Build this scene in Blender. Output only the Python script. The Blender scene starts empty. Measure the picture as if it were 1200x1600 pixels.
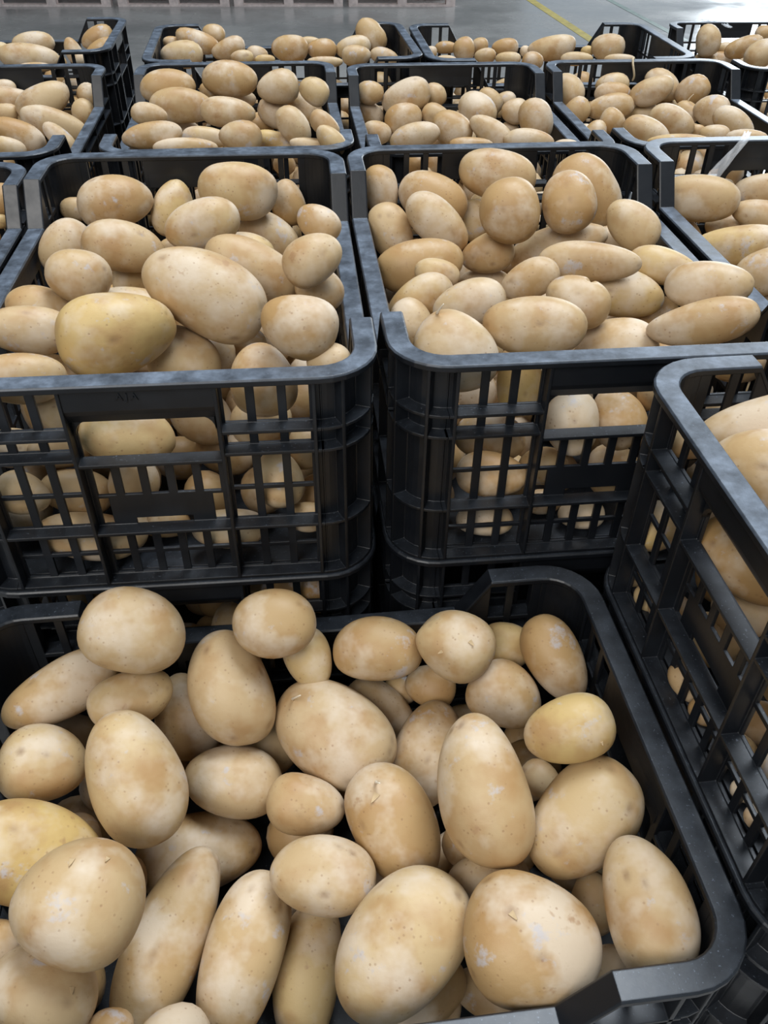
import bpy, bmesh, math, random
import numpy as np
from mathutils import Vector, Matrix
from mathutils.bvhtree import BVHTree

# ------------------------------------------------------------------ camera, world, light
SC = bpy.context.scene
COL = SC.collection
F_PX, PITCH, ROLL, ZC = 1307.0, math.radians(40.02), math.radians(0.84), 1.65
_c, _s = math.cos(PITCH), math.sin(PITCH)
_cr, _sr = math.cos(ROLL), math.sin(ROLL)
AX_R = np.array([_cr, _s * _sr, _c * _sr])
AX_U = np.array([-_sr, _s * _cr, _c * _cr])
AX_F = np.array([0.0, _c, -_s])
CAM = np.array([0.0, 0.0, ZC])

cam_data = bpy.data.cameras.new('camera')
cam_data.sensor_fit = 'VERTICAL'
cam_data.sensor_height = 24.0
cam_data.lens = F_PX / 1600.0 * 24.0
cam_data.clip_start, cam_data.clip_end = 0.02, 200
cam = bpy.data.objects.new('camera', cam_data)
COL.objects.link(cam)
cam.matrix_world = Matrix(((AX_R[0], AX_U[0], -AX_F[0], 0), (AX_R[1], AX_U[1], -AX_F[1], 0), (AX_R[2], AX_U[2], -AX_F[2], ZC), (0, 0, 0, 1)))
SC.camera = cam

world = bpy.data.worlds.new('hall_daylight')
SC.world = world
world.use_nodes = True
bg = world.node_tree.nodes['Background']
bg.inputs[0].default_value = (0.72, 0.86, 1.0, 1)
bg.inputs[1].default_value = 0.45


def area_light(name, loc, target, sx, sy, power, color):
    d = bpy.data.lights.new(name, 'AREA')
    d.shape = 'RECTANGLE'
    d.size, d.size_y = sx, sy
    d.energy = power
    d.color = color
    o = bpy.data.objects.new(name, d)
    COL.objects.link(o)
    o.location = loc
    o.rotation_euler = (Vector(target) - Vector(loc)).to_track_quat('-Z', 'Y').to_euler()
    return o


# key lamp added above and behind the camera, skylights in the hall roof, the far door
area_light('front_key_light', (-1.3, -2.2, 4.3), (0.1, 0.8, 1.0), 2.4, 2.0, 122, (1.0, 0.97, 0.93))
area_light('roof_skylight', (1.2, 2.4, 6.8), (0.2, 1.2, 1.0), 4.2, 2.6, 500, (0.84, 0.92, 1.0))
area_light('far_door_light', (6.5, 14.0, 3.2), (0.0, 3.0, 0.6), 4.0, 4.5, 620, (0.86, 0.94, 1.0))

SC.view_settings.view_transform = 'Standard'
SC.view_settings.look = 'None'
SC.view_settings.gamma = 1
SC.view_settings.use_curve_mapping = False
SC.view_settings.exposure = 0.04

rng = random.Random(7)


# ------------------------------------------------------------------ helpers
def ray(px, py):
    d = AX_F + (px - 600.0) / F_PX * AX_R - (py - 800.0) / F_PX * AX_U
    return d          # not normalised: parameter = depth along the view axis


def floor_point(px, py, z=0.0):
    d = ray(px, py)
    t = (z - ZC) / d[2]
    return CAM + d * t


def tag(o, label=None, cat=None, group=None, kind=None):
    if label: o['label'] = label
    if cat: o['category'] = cat
    if group: o['group'] = group
    if kind: o['kind'] = kind
    return o


def empty(name, loc=(0, 0, 0), rz=0.0):
    o = bpy.data.objects.new(name, None)
    o.empty_display_size = 0.1
    COL.objects.link(o)
    o.location = loc
    o.rotation_euler = (0, 0, rz)
    return o


def link_mesh(name, me, mat, parent=None):
    o = bpy.data.objects.new(name, me)
    COL.objects.link(o)
    if mat and not me.materials:
        me.materials.append(mat)
    if parent: o.parent = parent
    return o


class MB:
    """collects faces for one mesh"""
    def __init__(self):
        self.v, self.f = [], []

    def add(self, vs, fs):
        b = len(self.v)
        self.v += [tuple(p) for p in vs]
        self.f += [tuple(b + i for i in q) for q in fs]

    def box(self, x0, x1, y0, y1, z0, z1):
        vs = [(x, y, z) for z in (z0, z1) for y in (y0, y1) for x in (x0, x1)]
        self.add(vs, [(0, 2, 3, 1), (4, 5, 7, 6), (0, 1, 5, 4), (1, 3, 7, 5), (3, 2, 6, 7), (2, 0, 4, 6)])

    def strip(self, loops, closed=True, caps=False):
        """loops: list of equal-length closed cross sections along a path"""
        n, m = len(loops), len(loops[0])
        vs = [p for l in loops for p in l]
        fs = []
        for i in range(n if closed else n - 1):
            j = (i + 1) % n
            for k in range(m):
                l = (k + 1) % m
                fs.append((i * m + k, i * m + l, j * m + l, j * m + k))
        if caps:
            fs.append(tuple(range(m - 1, -1, -1)))
            fs.append(tuple((n - 1) * m + k for k in range(m)))
        self.add(vs, fs)

    def mesh(self, name, smooth=False):
        me = bpy.data.meshes.new(name)
        me.from_pydata(self.v, [], self.f)
        bm = bmesh.new()
        bm.from_mesh(me)
        bmesh.ops.recalc_face_normals(bm, faces=bm.faces)
        bm.to_mesh(me)
        bm.free()
        if smooth:
            me.polygons.foreach_set('use_smooth', [True] * len(me.polygons))
        return me


# ------------------------------------------------------------------ materials
def new_mat(name):
    m = bpy.data.materials.new(name)
    m.use_nodes = True
    nt = m.node_tree
    return m, nt, nt.nodes, nt.links, nt.nodes['Principled BSDF']


def ramp(nodes, stops):
    r = nodes.new('ShaderNodeValToRGB')
    els = r.color_ramp.elements
    while len(els) < len(stops): els.new(0.5)
    for e, (p, c) in zip(els, stops):
        e.position = p
        e.color = (c, c, c, 1) if not isinstance(c, tuple) else (*c, 1)
    return r


def noise(nodes, links, co, scale, detail=3, rough=0.55):
    n = nodes.new('ShaderNodeTexNoise')
    n.inputs['Scale'].default_value = scale
    n.inputs['Detail'].default_value = detail
    n.inputs['Roughness'].default_value = rough
    links.new(co, n.inputs['Vector'])
    return n


def mix(nodes, links, fac, a, b, mode='MIX'):
    m = nodes.new('ShaderNodeMix')
    m.data_type = 'RGBA'
    m.blend_type = mode
    for sock, val in ((m.inputs[0], fac), (m.inputs[6], a), (m.inputs[7], b)):
        if hasattr(val, 'links') or hasattr(val, 'is_linked'):
            links.new(val, sock)
        else:
            sock.default_value = val if not isinstance(val, tuple) else (*val, 1)
    return m.outputs[2]


def mathn(nodes, links, op, a, b):
    m = nodes.new('ShaderNodeMath')
    m.operation = op
    for s, v in zip(m.inputs, (a, b)):
        if hasattr(v, 'is_linked'): links.new(v, s)
        else: s.default_value = v
    return m.outputs[0]


def mat_plastic(name, dust_amount, speck_amount):
    """black polyethylene; dusty where the rims are scuffed, specks of soil on what faces up"""
    m, nt, N, L, p = new_mat(name)
    geo = N.new('ShaderNodeNewGeometry')
    sep = N.new('ShaderNodeSeparateXYZ')
    L.new(geo.outputs['Normal'], sep.inputs[0])
    up = ramp(N, [(0.55, 0.0), (0.95, 1.0)])
    L.new(sep.outputs['Z'], up.inputs[0])
    n1 = noise(N, L, geo.outputs['Position'], 42, 6, 0.68)
    r1 = ramp(N, [(0.36, 0.25), (0.52, 0.55), (0.68, 1.0)])
    L.new(n1.outputs[0], r1.inputs[0])
    n2 = noise(N, L, geo.outputs['Position'], 480, 2, 0.6)
    r2 = ramp(N, [(0.64, 0.0), (0.74, 1.0)])
    L.new(n2.outputs[0], r2.inputs[0])
    n3 = noise(N, L, geo.outputs['Position'], 13, 4, 0.6)
    r3 = ramp(N, [(0.5, 0.0), (0.85, 0.05)])
    L.new(n3.outputs[0], r3.inputs[0])
    dust = mathn(N, L, 'MULTIPLY', mathn(N, L, 'MULTIPLY', up.outputs[0], r1.outputs[0]), dust_amount)
    speck = mathn(N, L, 'MULTIPLY', mathn(N, L, 'MULTIPLY', r2.outputs[0], up.outputs[0]), speck_amount)
    d3 = mathn(N, L, 'MAXIMUM', mathn(N, L, 'MAXIMUM', dust, speck), r3.outputs[0])
    col = mix(N, L, d3, (0.0058, 0.0070, 0.0095), (0.235, 0.285, 0.36))
    L.new(col, p.inputs['Base Color'])
    rr = N.new('ShaderNodeMapRange')
    L.new(n1.outputs[0], rr.inputs[0])
    rr.inputs[3].default_value, rr.inputs[4].default_value = 0.26, 0.52
    L.new(rr.outputs[0], p.inputs['Roughness'])
    p.inputs['Specular IOR Level'].default_value = 0.5
    bev = N.new('ShaderNodeBevel')
    bev.samples = 4
    bev.inputs['Radius'].default_value = 0.0014
    b = N.new('ShaderNodeBump')
    L.new(bev.outputs[0], b.inputs['Normal'])
    b.inputs['Strength'].default_value = 0.12
    b.inputs['Distance'].default_value = 0.002
    L.new(n1.outputs[0], b.inputs['Height'])
    L.new(b.outputs[0], p.inputs['Normal'])
    return m


def mat_potato():
    m, nt, N, L, p = new_mat('potato_skin')
    tc = N.new('ShaderNodeTexCoord')
    oi = N.new('ShaderNodeObjectInfo')
    geo = N.new('ShaderNodeNewGeometry')
    co = geo.outputs['Position']
    # tone set per potato, shade included for the shadowed ones
    tone = N.new('ShaderNodeAttribute')
    tone.attribute_name = 'tone'
    base = ramp(N, [(0.0, (0.40, 0.235, 0.090)), (0.35, (0.455, 0.305, 0.145)), (0.7, (0.505, 0.365, 0.205)), (1.0, (0.53, 0.365, 0.135))])
    L.new(tone.outputs['Fac'], base.inputs[0])
    # broad blotches: browner, yellower, pale dried soil
    n1 = noise(N, L, co, 24, 3, 0.55)
    r1 = ramp(N, [(0.45, 0.0), (0.68, 0.85)])
    L.new(n1.outputs[0], r1.inputs[0])
    c1 = mix(N, L, r1.outputs[0], base.outputs[0], (0.385, 0.22, 0.088))
    n2 = noise(N, L, co, 17.3, 4, 0.6)
    r2 = ramp(N, [(0.47, 0.0), (0.64, 0.80)])
    L.new(n2.outputs[0], r2.inputs[0])
    c2 = mix(N, L, r2.outputs[0], c1, (0.61, 0.50, 0.375))
    n3 = noise(N, L, co, 33, 5, 0.65)
    r3 = ramp(N, [(0.62, 0.0), (0.70, 0.75)])
    L.new(n3.outputs[0], r3.inputs[0])
    c3 = mix(N, L, r3.outputs[0], c2, (0.46, 0.43, 0.435))
    n3b = noise(N, L, co, 29.0, 4, 0.7)
    r3b = ramp(N, [(0.655, 0.0), (0.72, 0.7)])
    L.new(n3b.outputs[0], r3b.inputs[0])
    c3 = mix(N, L, r3b.outputs[0], c3, (0.34, 0.19, 0.09))
    # lenticels: fine brown dots, in patches
    v = N.new('ShaderNodeTexVoronoi')
    v.inputs['Scale'].default_value = 190
    L.new(co, v.inputs['Vector'])
    rv = ramp(N, [(0.11, 0.8), (0.24, 0.0)])
    L.new(v.outputs['Distance'], rv.inputs[0])
    n4 = noise(N, L, co, 60, 2, 0.5)
    r4 = ramp(N, [(0.45, 0.0), (0.62, 1.0)])
    L.new(n4.outputs[0], r4.inputs[0])
    dots = mathn(N, L, 'MULTIPLY', rv.outputs[0], r4.outputs[0])
    c4 = mix(N, L, mathn(N, L, 'MULTIPLY', dots, 0.6), c3, (0.25, 0.13, 0.06))
    # eyes and scabs
    eye = N.new('ShaderNodeAttribute')
    eye.attribute_name = 'eye'
    c5 = mix(N, L, mathn(N, L, 'MULTIPLY', eye.outputs['Fac'], 0.75), c4, (0.20, 0.11, 0.055))
    L.new(c5, p.inputs['Base Color'])
    rr = N.new('ShaderNodeMapRange')
    L.new(n2.outputs[0], rr.inputs[0])
    rr.inputs[3].default_value, rr.inputs[4].default_value = 0.40, 0.62
    L.new(rr.outputs[0], p.inputs['Roughness'])
    p.inputs['Specular IOR Level'].default_value = 0.42
    p.inputs['Subsurface Weight'].default_value = 0.0
    nb = noise(N, L, co, 150, 4, 0.6)
    hsum = mathn(N, L, 'SUBTRACT', mathn(N, L, 'MULTIPLY', nb.outputs[0], 0.5), mathn(N, L, 'MULTIPLY', dots, 0.35))
    b = N.new('ShaderNodeBump')
    b.inputs['Strength'].default_value = 0.20
    b.inputs['Distance'].default_value = 0.003
    L.new(hsum, b.inputs['Height'])
    L.new(b.outputs[0], p.inputs['Normal'])
    return m


def mat_floor():
    m, nt, N, L, p = new_mat('wet_concrete')
    geo = N.new('ShaderNodeNewGeometry')
    n1 = noise(N, L, geo.outputs['Position'], 0.9, 5, 0.6)
    r1 = ramp(N, [(0.35, (0.33, 0.325, 0.315)), (0.65, (0.45, 0.44, 0.425))])
    L.new(n1.outputs[0], r1.inputs[0])
    n2 = noise(N, L, geo.outputs['Position'], 14, 4, 0.65)
    c = mix(N, L, 0.25, r1.outputs[0], n2.outputs[0], 'SOFT_LIGHT')
    L.new(c, p.inputs['Base Color'])
    rr = ramp(N, [(0.38, 0.12), (0.62, 0.34)])
    L.new(n1.outputs[0], rr.inputs[0])
    L.new(rr.outputs[0], p.inputs['Roughness'])
    b = N.new('ShaderNodeBump')
    b.inputs['Strength'].default_value = 0.08
    b.inputs['Distance'].default_value = 0.01
    L.new(n2.outputs[0], b.inputs['Height'])
    L.new(b.outputs[0], p.inputs['Normal'])
    return m


def mat_plain(name, col, rough=0.6, var=0.2, scale=20, spec=0.4):
    m, nt, N, L, p = new_mat(name)
    geo = N.new('ShaderNodeNewGeometry')
    n1 = noise(N, L, geo.outputs['Position'], scale, 4, 0.6)
    lo = tuple(max(0, c * (1 - var)) for c in col)
    hi = tuple(min(1, c * (1 + var)) for c in col)
    r = ramp(N, [(0.3, lo), (0.7, hi)])
    L.new(n1.outputs[0], r.inputs[0])
    L.new(r.outputs[0], p.inputs['Base Color'])
    p.inputs['Roughness'].default_value = rough
    p.inputs['Specular IOR Level'].default_value = spec
    return m


def mat_film():
    m, nt, N, L, p = new_mat('clear_stretch_film')
    p.inputs['Base Color'].default_value = (0.9, 0.93, 0.97, 1)
    p.inputs['Roughness'].default_value = 0.22
    p.inputs['Alpha'].default_value = 0.26
    return m


M_PLASTIC = mat_plastic('black_crate_plastic', 0.07, 0.35)
M_RIM = mat_plastic('scuffed_crate_rim', 0.62, 0.5)
M_RIM_DARK = mat_plastic('darker_crate_rim', 0.13, 0.45)  # darker rim, with less of the pale colour on top
M_POTATO = mat_potato()
M_FLOOR = mat_floor()
M_WOOD = mat_plain('pale_pallet_wood', (0.68, 0.57, 0.53), 0.8, 0.22, 18)
M_YELLOW = mat_plain('yellow_floor_paint', (0.62, 0.50, 0.14), 0.4, 0.25, 9)
M_GREEN = mat_plain('green_floor_paint', (0.25, 0.31, 0.28), 0.4, 0.25, 9)
M_TWINE = mat_plain('beige_twine', (0.55, 0.45, 0.30), 0.9, 0.15, 200)
M_SPROUT = mat_plain('pale_sprout', (0.72, 0.62, 0.47), 0.6, 0.1, 100)
M_FLAP = mat_plain('torn_potato_skin', (0.50, 0.36, 0.20), 0.7, 0.15, 90)
M_FILM = mat_film()

# ------------------------------------------------------------------ setting: floor and painted lines
mb = MB()
mb.box(-25, 25, -12, 45, -0.1, 0.0)
floor = link_mesh('floor', mb.mesh('floor'), M_FLOOR)
tag(floor, 'grey wet concrete hall floor', None, None, 'structure')

M_WALL = mat_plain('grey_sheet_wall', (0.42, 0.43, 0.44), 0.7, 0.08, 3)


def slab(name, b, label):
    mb = MB()
    mb.box(*b)
    tag(link_mesh(name, mb.mesh(name), M_WALL), label, None, None, 'structure')


# the hall: roof, left wall, back wall with a wide opening on the right; right side and front stand open
slab('ceiling', (-14, 14, -5, 26, 7.5, 7.7), 'grey hall roof')
slab('wall_left', (-14.2, -14, -5, 26, 0, 7.5), 'grey hall wall on the left')
slab('wall_back', (-14, 3.5, 26, 26.2, 0, 7.5), 'grey hall wall at the back')


def floor_line(name, p, q, width, mat, label):
    a, b = floor_point(*p), floor_point(*q)
    d = (b - a) / np.linalg.norm(b - a)
    a, b = a - d * 6, b + d * 1.0
    n = np.array([-d[1], d[0], 0]) * width / 2
    mb = MB()
    lo = [a - n, b - n, b + n, a + n]
    mb.add([(x[0], x[1], 0.0005) for x in lo] + [(x[0], x[1], 0.002) for x in lo], [(0, 1, 2, 3), (4, 5, 6, 7), (0, 1, 5, 4), (1, 2, 6, 5), (2, 3, 7, 6), (3, 0, 4, 7)])
    o = link_mesh(name, mb.mesh(name), mat)
    tag(o, label, None, None, 'structure')


floor_line('trim_1', (829, 0), (908, 52), 0.10, M_YELLOW, 'yellow painted line on the concrete floor')
floor_line('trim_2', (952, 0), (1012, 32), 0.07, M_GREEN, 'faded green painted line on the concrete floor')

# ------------------------------------------------------------------ wooden pallets
PALLET_N = [0]


def make_pallet(cx, cy, rz, label, h=0.14, w=1.2, d=1.0, group=None):
    root = empty('wooden_pallet', (cx, cy, 0), rz)
    tag(root, label, 'pallet', group)
    for k, y in enumerate((-d / 2, -0.05, d / 2 - 0.1)):
        mb = MB()
        mb.box(-w / 2, w / 2, y, y + 0.1, 0.0, 0.02)
        link_mesh('bottom_board', mb.mesh('bottom_board'), M_WOOD, root)
        for x in (-w / 2, -0.05, w / 2 - 0.1):
            mb = MB()
            mb.box(x, x + 0.1, y, y + 0.1, 0.02, h - 0.042)
            link_mesh('block', mb.mesh('block'), M_WOOD, root)
    for x in (-w / 2, -0.05, w / 2 - 0.1):
        mb = MB()
        mb.box(x, x + 0.1, -d / 2, d / 2, h - 0.042, h - 0.022)
        link_mesh('stringer_board', mb.mesh('stringer_board'), M_WOOD, root)
    n = 6
    for k in range(n):
        y = -d / 2 + k * (d - 0.12) / (n - 1)
        mb = MB()
        mb.box(-w / 2, w / 2, y, y + 0.12, h - 0.022, h)
        link_mesh('top_board', mb.mesh('top_board'), M_WOOD, root)
    return root


far_px = [(-12, 174), (185, 359), (366, 536), (545, 711)]
far_lab = ['pale wooden pallet at the far end, cut off by the left border', 'pale wooden pallet second from the left across the wet floor',
           'pale wooden pallet third from the left across the wet floor', 'pale wooden pallet beside the bare floor, rightmost of the four']
for (xa, xb), lab in zip(far_px, far_lab):
    a, b = floor_point(xa, 10.5), floor_point(xb, 10.5)
    dvec = b - a
    w = float(np.linalg.norm(dvec))
    rz = math.atan2(dvec[1], dvec[0])
    nrm = np.array([-math.sin(rz), math.cos(rz)])
    c = (a + b)[:2] / 2 + nrm * 0.5
    make_pallet(float(c[0]), float(c[1]), rz, lab, 0.15, w, 1.0, 'far pallets')

# ------------------------------------------------------------------ the crate, short ends at y = -0.3 / +0.3, rim top at z = 0
PITCH_Z = 0.2245
HX, HY, RO, INS, TH = 0.2, 0.3, 0.052, 0.017, 0.003
DIP = 0.050
SHELVES = (-0.053, -0.0755, -0.160, -0.2225)
FLOOR_Z = -0.234


def rim_z(y):
    """height of the rim along a long side: raised at the ends, dipped between"""
    a = abs(y)
    if a > 0.197: return 0.0
    if a < 0.166: return -DIP
    return -DIP * (0.197 - a) / 0.031


def outline(ins, arc=7, dense=True):
    """closed outline of a rounded rectangle, inset from the outer edge"""
    hx, hy, r = HX - ins, HY - ins, max(0.004, RO - ins)
    pts = []
    for cx, cy, a0 in ((1, 1, 0), (-1, 1, 90), (-1, -1, 180), (1, -1, 270)):
        for k in range(arc + 1):
            a = math.radians(a0 + 90 * k / arc)
            pts.append((cx * (hx - r) + r * math.cos(a), cy * (hy - r) + r * math.sin(a)))
        if dense:
            ex, ey = pts[-1]
            if a0 in (0, 180):      # running along a short end
                for k in range(1, 5): pts.append((ex * (1 - 2 * k / 5.0), ey))
            else:
                s = 1 if ey > 0 else -1
                for y in (0.197, 0.188, 0.176, 0.166, 0.06, -0.06, -0.166, -0.176, -0.188, -0.197): pts.append((ex, s * y))
    return pts


def build_rim():
    mb = MB()
    W = 0.021
    o, i = outline(0.0), outline(W)
    o2, i2 = outline(0.0015), outline(W - 0.0015)
    loops = []
    for (ox, oy), (ix, iy), (px, py), (qx, qy) in zip(o, i, o2, i2):
        zo, zi = rim_z(oy), rim_z(oy)
        loops.append([(px, py, zo), (ox, oy, zo - 0.0015), (ox, oy, zo - 0.006), (ix, iy, zi - 0.006), (ix, iy, zi - 0.0015), (qx, qy, zi)])
    mb.strip(loops)
    return mb.mesh('rim')


def panel(mb, us, zs, solid, place, th):
    """lattice sheet from cells: us, zs cell borders; solid(i, j) -> bool; place(u, z, depth)"""
    nu, nz = len(us) - 1, len(zs) - 1
    S = [[bool(solid((us[i] + us[i + 1]) / 2, (zs[j] + zs[j + 1]) / 2)) for j in range(nz)] for i in range(nu)]
    vid = {}

    def V(i, j, d):
        k = (i, j, d)
        if k not in vid:
            vid[k] = len(mb.v)
            mb.v.append(tuple(place(us[i], zs[j], d * th)))
        return vid[k]
    get = lambda i, j: 0 <= i < nu and 0 <= j < nz and S[i][j]
    for i in range(nu):
        for j in range(nz):
            if not S[i][j]: continue
            for d in (0, 1):
                q = (V(i, j, d), V(i + 1, j, d), V(i + 1, j + 1, d), V(i, j + 1, d))
                mb.f.append(q if d else q[::-1])
            for di, dj, (a, b) in ((-1, 0, ((0, 0), (0, 1))), (1, 0, ((1, 1), (1, 0))), (0, -1, ((1, 0), (0, 0))), (0, 1, ((0, 1), (1, 1)))):
                if not get(i + di, j + dj):
                    mb.f.append((V(i + a[0], j + a[1], 0), V(i + b[0], j + b[1], 0), V(i + b[0], j + b[1], 1), V(i + a[0], j + a[1], 1)))


def merged(vals, lo, hi):
    out = sorted(set(round(v, 5) for v in vals if lo - 1e-6 <= v <= hi + 1e-6) | {round(lo, 5), round(hi, 5)})
    return out


def in_any(v, spans):
    return any(a < v < b for a, b in spans)


# short end: two bays of three windows and a handle bay
U_IN, U_OUT = 0.0625, 0.143
BOT = -0.223


def bay(a, b, n, slat):
    w = (b - a - slat * (n - 1)) / n
    return [(a + k * (w + slat), a + k * (w + slat) + w) for k in range(n)]


END_WIN = bay(U_IN + 0.004, U_OUT - 0.004, 3, 0.0075)
END_WIN = END_WIN + [(-b, -a) for a, b in END_WIN]
END_ROWS = [(-0.0507, -0.006), (-0.0733, -0.0555), (-0.1205, -0.078), (-0.158, -0.1245), (-0.1915, -0.1625), (-0.2195, -0.1955)]
MID_WIN = bay(-0.055, 0.055, 5, 0.0075)


def end_solid(u, z):
    if in_any(u, END_WIN) and in_any(z, END_ROWS): return False
    if abs(u) < U_IN - 0.004:
        if -0.0825 < z < -0.040: return False                 # hand hole
        if -0.124 < z < -0.0895 and in_any(u, MID_WIN): return False
        if -0.1600 < z < -0.1515 and abs(u) < 0.026: return False  # slot in the solid plate
        if -0.158 < z < -0.127 and 0.0465 < abs(u) < 0.056: return False
        if in_any(z, END_ROWS[4:]) and in_any(u, MID_WIN): return False
    return True


def build_end(sy):
    mb = MB()
    us = merged([x for w in END_WIN + MID_WIN for x in w] + [-0.026, 0.026, -0.0465, 0.0465, -0.056, 0.056, -U_IN + 0.004, U_IN - 0.004], -0.150, 0.150)
    zs = merged([x for w in END_ROWS for x in w] + [-0.0825, -0.040, -0.124, -0.0895, -0.1600, -0.1515, -0.127, -0.158], BOT, -0.004)
    yw = HY - INS
    panel(mb, us, zs, end_solid, lambda u, z, d: (u, sy * (yw - d), z), TH)
    e = 0.0015
    # vertical ribs at the bay borders
    for u in (-U_OUT, -U_IN, U_IN, U_OUT):
        y0, y1 = sorted((sy * (yw - 0.001), sy * (HY - 0.003)))
        mb.box(u - e, u + e, y0, y1, SHELVES[3], -0.005)
    # horizontal ribs (shelves)
    for k, z in enumerate(SHELVES):
        y0, y1 = sorted((sy * (yw - 0.001), sy * (HY - 0.0035)))
        for a, b in (((-0.150, -U_IN), (U_IN, 0.150)) if k < 2 else ((-0.150, 0.150),)):
            mb.box(a, b, y0, y1, z - e, z + e)
    # low frame round the hand hole, arched at its upper corners
    y0, y1 = sorted((sy * (yw - 0.001), sy * (HY - 0.0035)))
    mb.box(-U_IN, U_IN, y0, y1, -0.0835, -0.0805)
    for s in (-1, 1):
        pts = [(s * (U_IN - 0.004), -0.040), (s * (U_IN - 0.004), -0.056)]
        for k in range(6):
            a = math.radians(90 * k / 5)
            pts.append((s * (U_IN - 0.004 - 0.014 + 0.014 * math.cos(a)), -0.054 + 0.014 * math.sin(a)))
        n = len(pts)
        vs = [(u, sy * (yw - TH), z) for u, z in pts] + [(u, sy * (yw + 0.004), z) for u, z in pts]
        mb.add(vs, [tuple(range(n)), tuple(range(2 * n - 1, n - 1, -1))] + [(k, (k + 1) % n, n + (k + 1) % n, n + k) for k in range(n)])
    return mb.mesh('end_wall')


def build_grip(sy):
    """the smooth grip above the hand hole"""
    mb = MB()
    yw = HY - INS
    prof = [(yw - 0.002, -0.006), (HY - 0.004, -0.006), (HY - 0.004, -0.026), (HY - 0.006, -0.031), (yw + 0.004, -0.0415), (yw - 0.004, -0.0415)]
    loops = [[(u, sy * y, z) for y, z in prof] for u in (-U_IN + 0.001, U_IN - 0.001)]
    mb.strip(loops, False, True)
    return mb.mesh('handle_grip')


def build_letters(sy):
    cu = bpy.data.curves.new('embossed_lettering', 'FONT')
    cu.body = 'AJA'
    cu.size = 0.0095
    cu.space_character = 1.35
    cu.extrude = 0.0006
    cu.align_x, cu.align_y = 'CENTER', 'CENTER'
    o = bpy.data.objects.new('embossed_lettering', cu)
    COL.objects.link(o)
    dg = bpy.context.evaluated_depsgraph_get()
    me = bpy.data.meshes.new_from_object(o.evaluated_get(dg))
    bpy.data.objects.remove(o)
    rot = Matrix.Rotation(math.radians(90), 4, 'X')
    if sy > 0: rot = Matrix.Rotation(math.pi, 4, 'Z') @ rot
    me.transform(Matrix.Translation((-0.008, sy * (HY - 0.0037), -0.0135)) @ rot)
    me.name = 'embossed_lettering'
    me.materials.clear()
    me.materials.append(M_PLASTIC)
    return me


# long side: dipped in the middle
V_OUT = 0.243
SIDE_BAYS = [(-V_OUT, -0.166), (-0.166, -0.06), (-0.06, 0.06), (0.06, 0.166), (0.166, V_OUT)]
SIDE_WIN = []
for _a, _b in SIDE_BAYS:
    SIDE_WIN += bay(_a + 0.004, _b - 0.004, 3 if abs(_a + _b) > 0.3 else 4, 0.0075)


def side_solid(v, z):
    if z > max(rim_z(v - 0.004), rim_z(v + 0.004)) - 0.004: return False
    if in_any(v, SIDE_WIN):
        rows = END_ROWS if abs(v) > 0.2 else END_ROWS[1:] if abs(v) > 0.166 else END_ROWS[2:]
        if in_any(z, rows): return False
    return True


def build_side(sx):
    mb = MB()
    vs = merged([x for w in SIDE_WIN for x in w] + [-0.197, -0.1865, -0.176, -0.166, 0.166, 0.176, 0.1865, 0.197], -0.250, 0.250)
    zs = merged([x for w in END_ROWS for x in w] + [-DIP - 0.005, -0.038, -0.021], BOT, -0.004)
    xw = HX - INS
    panel(mb, vs, zs, side_solid, lambda v, z, d: (sx * (xw - d), v, min(z, rim_z(v) - 0.004)), TH)
    e = 0.0015
    x0, x1 = sorted((sx * (xw - 0.001), sx * (HX - 0.003)))
    for v in (-V_OUT, -0.166, -0.06, 0.06, 0.166, V_OUT):
        mb.box(x0, x1, v - e, v + e, SHELVES[3], min(rim_z(v), rim_z(v - e), rim_z(v + e)) - 0.005)
    for k, z in enumerate(SHELVES):
        for a, b in (((-0.250, -0.19), (0.19, 0.250)) if k == 0 else ((-0.250, 0.250),)):
            mb.box(x0, x1, a, b, z - e, z + e)
    return mb.mesh('side_wall')


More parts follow.
